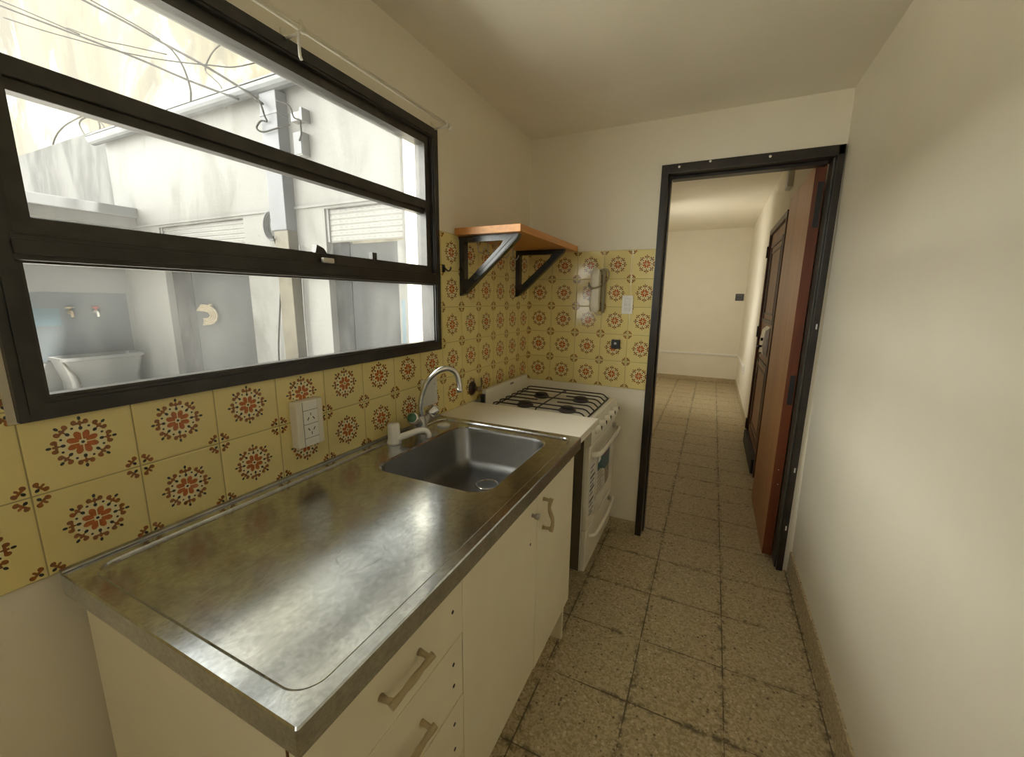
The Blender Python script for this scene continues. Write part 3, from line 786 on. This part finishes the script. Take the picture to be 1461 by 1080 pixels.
sw = thing('light_switch', 'white light switch with outlet on the tiled end wall', 'light switch', (.585, 2.098, 1.333))
MB().box((.556, 2.092, 1.284), (.614, 2.1008, 1.383), .003).build('plate', m_white_plastic, sw)
for z in (1.360, 1.334, 1.308): MB().box((.568, 2.0895, z - .011), (.602, 2.092, z + .011), .001).build('module', m_greyplate, sw)
k = MB(); k.box((.581, 2.089, 1.353), (.589, 2.0896, 1.367)); k.box((.573, 2.089, 1.329), (.577, 2.0896, 1.340)); k.box((.581, 2.089, 1.329), (.585, 2.0896, 1.340)); k.box((.592, 2.089, 1.329), (.596, 2.0896, 1.340))
k.build('markings', m_dull_chrome, sw)
bo = thing('black_socket', 'small square black socket on the tiled end wall', 'outlet', (.535, 2.098, 1.118))
MB().box((.512, 2.082, 1.092), (.558, 2.1008, 1.142), .004).build('housing', m_black, bo)
MB().lathe([(.008, 0), (.008, .002), (.006, .003), (0, .001)], (.535, 2.082, 1.120), (0, -1, 0), 14).build('socket_rim', m_dull_chrome, bo)

# ------------------------------------------------------------------ DOORWAY AND DOORS
d = sroot('door_1', (1.08, 2.15, 0), 'dark framed doorway with brown wooden door swung open', 'door')
k = MB()
k.box((DX0, 2.086, 0), (DX0 + .034, 2.212, DZ), .003); k.box((DX0 + .034, 2.150, 0), (DX0 + .042, 2.205, DZ - .03), .002)
k.box((DX0 + .034, 2.086, DZ - .042), (1.450, 2.104, DZ), .003); k.box((DX0 + .034, 2.104, DZ - .042), (1.449, 2.212, DZ - .001)); k.box((DX0 + .045, 2.150, DZ - .056), (1.405, 2.205, DZ - .042), .002)
k.box((1.424, 2.086, 0), (1.452, 2.112, DZ), .003)
k.build('frame', m_doorframe, d)
k = MB(); k.box((1.418, 2.1125, 0), (1.4495, 2.2015, DZ - .043), .002); k.box((1.424, 2.2015, 0), (1.4495, 2.215, DZ - .043), .002); k.build('jamb_reveal', m_jamb, d)
for p in ((.7935, DZ - .012), (.93, DZ - .003), (1.175, DZ - .012)):
    MB().lathe([(.006, 0), (.004, .0008), (0, .001)], (p[0], 2.0858, p[1] - .004), (0, -1, 0), 7).build('paint_chip', m_chip, d)
for p in (.55, .24, 1.25): MB().box((1.438, 2.0852, p - .012), (1.444, 2.0862, p + .012), .0004).build('paint_chip', m_chip, d)
lf = MB().box((1.370, 2.2025, .012), (1.414, 2.915, 1.975), .0015).build('door_leaf', m_veneer, d)
eb = MB().box((1.3705, 2.1995, .013), (1.4135, 2.2027, 1.974), .0005).build('leaf_edge', m_veneer_dk, lf); plabel(eb, 'dark red painted edge')
for z0, z1 in ((1.70, 1.90), (.85, 1.00)):
    MB().box((1.386, 2.1975, z0), (1.409, 2.1997, z1), .0008).build('hinge_plate' if z0 > 1.2 else 'lock_plate', m_black, lf)
for x, z in ((1.392, .50), (1.398, .42)): MB().lathe([(.003, 0), (0, .001)], (x, 2.1994, z), (0, -1, 0), 7).build('paint_speck', m_chip, lf)

d2_ = sroot('door_2', (1.43, 4.15, 0), 'closed brown panelled entrance door in the far right wall', 'door')
k = MB(); k.ring([(3.34, 0), (4.36, 0), (4.36, 1.99), (3.34, 1.99)], [(3.38, .0), (4.305, .0), (4.305, 1.945), (3.38, 1.945)], 'x', 1.410, 1.4505)
k.build('frame', m_entry_dk, d2_)
el = MB().box((1.428, 3.382, .02), (1.4495, 4.303, 1.943), .002).build('door_leaf', m_entry, d2_)
for a, b_, c_, dd in ((3.50, 4.20, 1.18, 1.85), (3.50, 4.20, .18, .86)):
    k = MB(); k.ring(rect(a, b_, c_, dd), rect(a + .03, b_ - .03, c_ + .03, dd - .03), 'x', 1.420, 1.4285); k.ring(rect(a + .07, b_ - .07, c_ + .07, dd - .07), rect(a + .085, b_ - .085, c_ + .085, dd - .085), 'x', 1.422, 1.4285)
    k.build('panel_moulding', m_entry_dk, el)
for z in (1.80, 1.08, .18): MB().box((1.398, 4.30, z - .05), (1.4105, 4.345, z + .05), .003).build('hinge', m_black, d2_)
esc = MB().prism([(1.4285, 1.16), (1.4285, .92), (1.395, .94), (1.388, 1.03), (1.398, 1.13)], 'y', 3.62, 3.86, .003).build('escutcheon', m_silver, el)
k = MB(); k.tube([(1.400, 3.70, 1.00), (1.372, 3.70, 1.00), (1.362, 3.68, 1.00), (1.36, 3.58, .995)], .009, 10); k.tube([(1.398, 3.66, 1.06), (1.375, 3.66, 1.06)], .012, 10); k.build('lever_handle', m_black, esc)
k = MB(); k.tube([(1.404, 3.70, .945), (1.380, 3.70, .945)], .007, 8); k.tube([(1.380, 3.70, .945), (1.376, 3.70, .92), (1.382, 3.70, .88)], .005, 6); k.box((1.376, 3.68, .78), (1.382, 3.72, .885), .002)
k.build('keys', m_brass, esc)
MB().box((1.392, 3.40, .006), (1.4275, 4.28, .125), .004).build('kick_strip', m_rubber, el)

# ------------------------------------------------------------------ FAR ROOM FITTINGS
fs = thing('switch_plate', 'dark grey switch plate on the far wall of the next room', 'light switch', (1.37, 7.465, 1.42))
MB().box((1.31, 7.458, 1.365), (1.43, 7.4698, 1.475), .003).build('plate', plain('dark_grey_plastic', (.07, .07, .075), .4, 0, .1, 20), fs)
for z in (1.395, 1.445): MB().box((1.335, 7.455, z - .018), (1.405, 7.458, z + .018), .001).build('rocker', plain('grey_rocker', (.11, .11, .12), .4, 0, .1, 20), fs)
tag(MB().box((.0, 7.452, .462), (1.447, 7.4698, .492), .002).build('cable_channel', m_white_plastic, origin=(.72, 7.46, .477)), 'white cable channel running along the far wall', 'cable channel')
tag(MB().box((1.434, 6.02, .462), (1.4498, 7.440, .492), .002).build('cable_channel', m_white_plastic, origin=(1.44, 6.7, .477)), 'white cable channel running along the right wall beyond the door', 'cable channel')
fo = thing('wall_outlet', 'small white outlet at the end of the cable channel', 'outlet', (1.446, 5.95, .48))
MB().box((1.440, 5.895, .42), (1.4498, 6.005, .54), .003).build('plate', m_white_plastic, fo)
MB().box((1.438, 5.92, .45), (1.440, 5.98, .51), .001).build('module', m_greyplate, fo)
jb = thing('junction_box', 'grey box high on the wall above the open door', 'box', (1.44, 3.64, 2.28))
MB().box((1.415, 3.57, 2.19), (1.4498, 3.71, 2.37), .004).build('box', m_greyplate, jb)
MB().box((1.412, 3.58, 2.20), (1.415, 3.70, 2.36), .001).build('lid', m_greyplate, jb)

# ------------------------------------------------------------------ COURTYARD
struct(MB().box((-16, -7, -.15), (-.16, 8, 0)).build('floor', m_ground), 'pale concrete courtyard ground', 'ground')
FY = 3.03
hs = thing('courtyard_house', 'white single-storey house across the courtyard with zinc gutter', 'house', (-4, 3.1, 0))
k = MB(); cur = -7.0
for a, b_, zt in ((-5.92, -4.09, 2.25), (-2.74, -1.66, 2.25)):
    k.box((cur, FY, 0), (a, FY + .16, 3.50)); k.box((a, FY, zt), (b_, FY + .16, 3.50)); cur = b_
k.box((cur, FY, 0), (-.162, FY + .16, 3.50)); k.build('wall', m_facade, hs)
k = MB(); k.box((-15, FY + .02, 0), (-7.0, FY + .16, 3.66)); plabel(k.build('side_wall', m_facade_dirty, hs), 'mildewed grey side wall')
k = MB(); k.prism([(2.86, 3.50), (3.19, 3.50), (3.19, 3.58), (2.95, 3.58)], 'x', -7.1, -.17); k.build('roof_edge', m_gutter, hs)
k = MB()
prof = [(2.84 + .075 * (1 - math.cos(a)) , 3.475 - .085 * math.sin(a)) for a in [PI * q / 8 for q in range(9)]]
prof2 = [(2.846 + .069 * (1 - math.cos(a)), 3.478 - .078 * math.sin(a)) for a in [PI * q / 8 for q in range(8, -1, -1)]]
k.prism(prof + prof2, 'x', -7.05, -.17)
k.build('gutter', m_gutter, hs)
MB().box((-6.5, FY - .02, 2.275), (-.2, FY + .001, 2.30)).build('lintel_moulding', m_facade, hs)
for a, b_, zt, zb, split in ((-5.92, -4.09, 2.25, 1.92, -5.46), (-2.74, -1.66, 2.25, 1.92, -2.50)):
    dd = MB().box((a, FY + .085, 0), (split, FY + .125, zb)).build('door_post_panel', m_greydoor_dk, hs); plabel(dd, 'worn dark grey panel')
    rl = MB()
    for i in range(int((zt - zb) / .055)):
        z = zt - .055 * i; rl.prism([(FY + .045, z), (FY + .038, z - .012), (FY + .038, z - .043), (FY + .045, z - .055), (FY + .06, z - .055), (FY + .06, z)], 'x', a + .02, b_ - .02)
    ro = rl.build('roller_shutter', m_shutter, hs)
    for xx in (a, b_ - .03): MB().box((xx, FY + .02, 0 if xx > a else zb), (xx + .03, FY + .08, zt)).build('shutter_guide', m_boxgrey, hs)
plabel(MB().box((-5.46, FY + .09, 0), (-4.12, FY + .125, 1.93)).build('door_panel', m_greydoor, hs), 'grey metal panel')
plabel(MB().box((-2.50, FY + .09, 0), (-1.83, FY + .125, 1.90)).build('door_panel', m_greydoor, hs), 'grey metal panel')
plabel(MB().box((-1.83, FY + .05, 0), (-1.66, FY + .125, 1.90)).build('door_jamb', m_facade, hs), 'white jamb')
plabel(MB().box((-1.80, FY + .044, .5), (-1.68, FY + .0505, 1.33)).build('paint_patch', m_lightblue, hs), 'light blue paint')

dp = thing('downpipe', 'square grey downpipe turning beige below on the white house wall', 'downpipe', (-3.27, 2.96, 0))
plabel(MB().box((-3.42, 2.90, 2.05), (-3.17, 3.029, 3.40), .01).build('upper_pipe', m_pipe, dp), 'blue grey upper length')
plabel(MB().box((-3.39, 2.91, .0), (-3.17, 3.029, 2.05), .01).build('lower_pipe', m_pipe_lo, dp), 'stained beige lower length')
MB().box((-3.43, 2.895, 3.18), (-3.16, 3.0285, 3.21), .003).build('strap', m_gutter, dp)
kb = thing('cable_box', 'small grey cable box on the white wall beside the downpipe', 'box', (-2.95, 2.98, 2.86))
MB().box((-3.00, 2.94, 2.76), (-2.88, 3.029, 2.98), .006).build('box', m_boxgrey, kb)
MB().box((-2.995, 2.932, 2.77), (-2.885, 2.94, 2.97), .003).build('lid', m_gutter, kb)
kb2 = thing('bracket_box', 'small pale bracket under the gutter right of the downpipe', 'bracket', (-2.95, 2.98, 3.13))
MB().box((-3.03, 2.95, 3.09), (-2.86, 3.029, 3.17), .004).build('arm', m_boxgrey, kb2)
MB().box((-2.875, 2.93, 3.07), (-2.845, 3.029, 3.19), .003).build('end_plate', m_boxgrey, kb2)
def cable(pts, r, label, mat=m_cable, group=None, per=6):
    o = MB().tube(spline(pts, per), r, 6).build('cable', mat, origin=pts[0]); tag(o, label, 'cable', group or 'cables strung over the courtyard')
cable([(-9.908, 2.85, 5.923), (-8.976, 2.85, 5.539), (-7.736, 2.85, 5.036), (-6.741, 2.85, 4.634), (-5.42, 2.85, 4.095), (-4.494, 2.85, 3.697), (-3.674, 2.85, 3.37)], .011, 'thick overhead cable sloping down to the gutter from upper left')
cable([(-9.886, 2.80, 5.975), (-8.953, 2.80, 5.600), (-7.725, 2.80, 5.080), (-6.736, 2.84, 4.652)], .007, 'thin overhead cable running beside the thick sloping cable')
cable([(-6.829, 2.85, 5.144), (-6.35, 2.85, 4.899), (-5.609, 2.85, 4.526), (-4.939, 2.85, 4.173), (-4.264, 2.85, 3.824), (-3.654, 2.85, 3.486), (-3.294, 2.85, 3.26)], .012, 'thick overhead cable running steeply to the downpipe head')
cable([(-6.651, 2.83, 5.105), (-6.034, 2.83, 4.782), (-5.327, 2.83, 4.410), (-4.935, 2.835, 4.19)], .008, 'thin overhead cable beside the steep one')
cable([(-8.935, 2.85, 5.375), (-7.78, 2.85, 4.945), (-6.848, 2.85, 4.618), (-5.86, 2.85, 4.277), (-4.984, 2.85, 4.006), (-4.084, 2.85, 3.767), (-3.565, 2.85, 3.656), (-2.6, 2.85, 3.62)], .007, 'thin overhead cable sagging flattest toward the right')
cable([(-6.987, 2.82, 4.775), (-6.155, 2.82, 4.446), (-5.685, 2.83, 4.298), (-4.837, 2.835, 4.02)], .006, 'short thin cable crossing between the overhead cables')
cable([(-4.963, 2.86, 4.192), (-4.755, 2.86, 4.049), (-4.593, 2.86, 3.856), (-4.51, 2.86, 3.63), (-4.529, 2.86, 3.50), (-4.56, 2.88, 3.47)], .010, 'cable drooping in a curve from the steep cable to the gutter')
cable([(-8.978, 3.12, 3.60), (-8.777, 3.12, 3.788), (-8.426, 3.12, 3.902), (-7.979, 3.12, 3.944), (-7.661, 3.12, 3.943), (-7.349, 3.12, 3.847), (-7.18, 3.12, 3.728), (-7.09, 3.12, 3.585)], .011, 'wide arched cable loop on top of the grey wall', m_cable_lt)
cable([(-7.798, 3.15, 3.66), (-7.935, 3.15, 3.82), (-7.946, 3.15, 3.91), (-7.774, 3.15, 3.941), (-7.536, 3.15, 3.923), (-7.392, 3.15, 3.844), (-7.364, 3.15, 3.745), (-7.417, 3.15, 3.66)], .011, 'narrow cable loop inside the arched one on the grey wall', m_cable_lt)
cable([(-4.255, 3.15, 4.179), (-4.477, 3.15, 4.134), (-4.634, 3.15, 4.042), (-4.679, 3.15, 3.962), (-4.559, 3.15, 3.864), (-4.419, 3.15, 3.741), (-4.411, 3.15, 3.58)], .008, 'wavy thin cable rising behind the gutter', m_cable_lt)
cable([(-3.385, 2.84, 3.30), (-3.318, 2.84, 3.264), (-3.30, 2.86, 3.155), (-3.30, 2.88, 3.112), (-3.38, 2.87, 3.123), (-3.44, 2.86, 3.062), (-3.36, 2.87, 3.017), (-3.18, 2.88, 3.024), (-3.04, 2.94, 3.06)], .009, 'cable looping round the top of the downpipe')
cable([(-3.13, 2.88, 3.276), (-2.974, 2.90, 3.206), (-2.947, 2.92, 3.108), (-2.847, 2.91, 3.062), (-2.833, 2.90, 3.016), (-2.846, 2.91, 2.938), (-2.90, 2.925, 2.89)], .008, 'cable joining the pale bracket and the grey box')
cable([(-3.38, 2.885, 1.99), (-3.44, 2.985, 1.80), (-3.456, 2.985, 1.528), (-3.513, 2.985, 1.212), (-3.608, 2.985, .717), (-3.62, 2.985, .25)], .009, 'thin cable hanging down the wall left of the downpipe')
cable([(-3.10, 2.985, 1.90), (-3.10, 2.985, 1.554), (-3.11, 2.985, 1.08), (-3.10, 2.985, .30)], .007, 'thin cable running down the wall right of the downpipe', m_boxgrey)
k = MB()
for q in range(4):
    k.tube([(-3.50 + (.105 + .006 * q) * math.cos(a), 3.01 - .018 * q, 2.115 + (.135 + .006 * q) * math.sin(a)) for a in [2 * PI * i / 28 for i in range(28)]], .010, 6, True)
tag(k.build('cable_coil', m_gutter, origin=(-3.50, 2.99, 2.115)), 'coil of grey cable hung on the wall left of the downpipe', 'cable')
# tall building behind
tl = thing('tall_building', 'tall peeling cream building wall rising behind the low house', 'building', (-14, 7.2, 0))
MB().box((-34, 7.0, 0), (-3.0, 7.4, 15)).build('wall', m_tall, tl)
plabel(MB().box((-8.60, 6.96, 3), (-8.46, 7.0, 8.4), .01).build('conduit', m_facade, tl), 'pale conduit')
# left courtyard wall with laundry corner
lw = thing('laundry_alcove', 'white courtyard wall with jutting slab roof over a wash corner', 'wall', (-7.1, 1, 0))
MB().box((-7.15, -6, 0), (-7.0, FY, 2.40)).build('wall', m_white_render, lw)
plabel(MB().box((-7.0, 1.2, .44), (-6.992, 2.985, 1.36)).build('splash_paint', m_bluepaint, lw), 'grey blue painted band')
plabel(MB().box((-6.992, 1.6, .92), (-6.989, 2.24, 1.155)).build('paint_patch', m_lightblue, lw), 'light blue patch')
MB().box((-7.3, -6, 2.40), (-6.40, FY - .002, 2.53), .01).build('slab_roof', m_slab, lw)
MB().box((-6.62, -6, 2.27), (-6.46, FY - .004, 2.40), .005).build('beam', m_facade, lw)
ls = thing('laundry_sink', 'white laundry trough against the blue splash wall outside', 'sink', (-6.75, 2.5, 0))
ol = rrect(-6.985, -6.55, 2.03, 2.93, .05, 4); il = rrect(-6.955, -6.585, 2.065, 2.895, .05, 4)
bl = rrect(-6.985, -6.62, 2.12, 2.86, .05, 4); ib = rrect(-6.955, -6.66, 2.17, 2.81, .05, 4)
k = MB(); k.loft([L3(bl, .0), L3(bl, .18), L3(rrect(-6.985, -6.575, 2.05, 2.91, .05, 4), .46), L3(ol, .47), L3(ol, .51), L3(il, .51), L3(ib, .22)], True, True); k.build('trough', m_sinkwhite, ls)
MB().tube(spline([(-6.60, 2.06, .46), (-6.58, 2.10, .36), (-6.57, 2.16, .24), (-6.56, 2.18, .05)], 5), .012, 8).build('drain_hose', m_cable_lt, ls)
for y, lab in ((2.33, 'dull wall tap left over the laundry trough'), (2.60, 'red-handled wall tap right over the laundry trough')):
    tp = thing('wall_tap', lab, 'tap', (-6.99, y, 1.10), 'wall taps over the laundry trough')
    k = MB(); k.tube(spline([(-6.9915, y, 1.10), (-6.94, y, 1.10), (-6.90, y, 1.09), (-6.88, y, 1.03)], 5), [.028] * 8 + [.022] * 8, 10); k.build('spout', m_brass if y < 2.5 else m_silver, tp)
    MB().lathe([(.012, 0), (.012, .04), (.045, .045), (.045, .06), (0, .065)], (-6.945, y, 1.11), (0, 0, 1), 10).build('handle', m_brass if y < 2.5 else m_redmark, tp)
hk = thing('garden_hose', 'short straw-coloured hose bundle hung on the left grey door', 'hose', (-5.1, 3.09, 1.1))
for q in range(4):
    rx, rz = .27 - .035 * q, .125 - .022 * q
    pts = [(-5.24 - .02 * q, 3.07 - .006 * q, 1.09 + rz)] + [(-5.17 + rx * math.cos(a), 3.07 - .006 * q, 1.09 + rz * math.sin(a)) for a in [PI / 2 - PI * i / 8 for i in range(9)]] + [(-5.23 + .03 * q, 3.07 - .006 * q, 1.08 - rz)]
    MB().tube(spline(pts, 4), .013, 8).build('strand', m_hose, hk)
MB().box((-5.05, 3.06, 1.215), (-4.99, 3.085, 1.235), .003).build('peg', m_hose, hk)

# ------------------------------------------------------------------ LIGHT
world = bpy.data.worlds.new('World'); sc.world = world; world.use_nodes = True
wn = world.node_tree; bg_ = wn.nodes['Background']
SKY, GLOW = 1.15, 14.0
tc = wn.nodes.new('ShaderNodeTexCoord'); dt = wn.nodes.new('ShaderNodeVectorMath'); dt.operation = 'DOT_PRODUCT'
wn.links.new(tc.outputs['Generated'], dt.inputs[0]); dt.inputs[1].default_value = Vector((-.78, -.60, .17)).normalized()
glow = X(wn, dt.outputs['Value']).mx(0.0); glow = glow * glow * glow * glow
wn.links.new((glow * GLOW + SKY).v, bg_.inputs['Strength'])
bg_.inputs['Color'].default_value = (1.0, .985, .925, 1)
sn = bpy.data.lights.new('sun', 'SUN'); sn.energy = 19; sn.angle = math.radians(4); sn.color = (1, .95, .86)
so = bpy.data.objects.new('sun', sn); COL.objects.link(so); so.location = (-2, 1, 9)
so.rotation_euler = Vector((-.36, -.22, -.9)).to_track_quat('-Z', 'Y').to_euler()
al = bpy.data.lights.new('far_room_fill_light', 'AREA'); al.energy = 12; al.color = (1, .97, .88); al.shape = 'RECTANGLE'; al.size = 1.3; al.size_y = 1.0  # added unseen lamp that brightens the next room
ao = bpy.data.objects.new('far_room_fill_light', al); COL.objects.link(ao); ao.location = (.06, 5.3, 1.45)
ao.rotation_euler = Vector((.45, .89, -.05)).to_track_quat('-Z', 'Z').to_euler()

# ------------------------------------------------------------------ CAMERA
cam = bpy.data.cameras.new('Camera'); co = bpy.data.objects.new('Camera', cam); COL.objects.link(co)
cam.sensor_fit = 'HORIZONTAL'; cam.sensor_width = 36.0
cam.lens = 590.945 / 1461 * 36.0; cam.clip_start = .02; cam.clip_end = 200
pi_, ya, ro = math.radians(-10.96974), math.radians(25.50786), math.radians(-.71544)
Rz = Matrix.Rotation(ya, 3, 'Z'); Rx = Matrix.Rotation(pi_, 3, 'X'); Ry = Matrix.Rotation(ro, 3, 'Y')
R = Rz @ Rx @ Ry
B = Matrix(((1, 0, 0), (0, 0, -1), (0, 1, 0)))     # camera axes -> (right, forward, up)
M4 = (R @ B).to_4x4(); M4.translation = Vector((1.00841, -.23502, 1.36099))
co.matrix_world = M4
sc.camera = co

sc.view_settings.view_transform = 'Standard'; sc.view_settings.look = 'None'
sc.view_settings.exposure = 0.38; sc.view_settings.gamma = 1.0
try: sc.view_settings.use_curve_mapping = False
except Exception: pass
sc.cycles.use_denoising = True
sc.cycles.max_bounces = 14; sc.cycles.diffuse_bounces = 8; sc.cycles.glossy_bounces = 6; sc.cycles.transparent_max_bounces = 16
sc.cycles.caustics_reflective = False; sc.cycles.caustics_refractive = False
sc.cycles.sample_clamp_indirect = 8.0
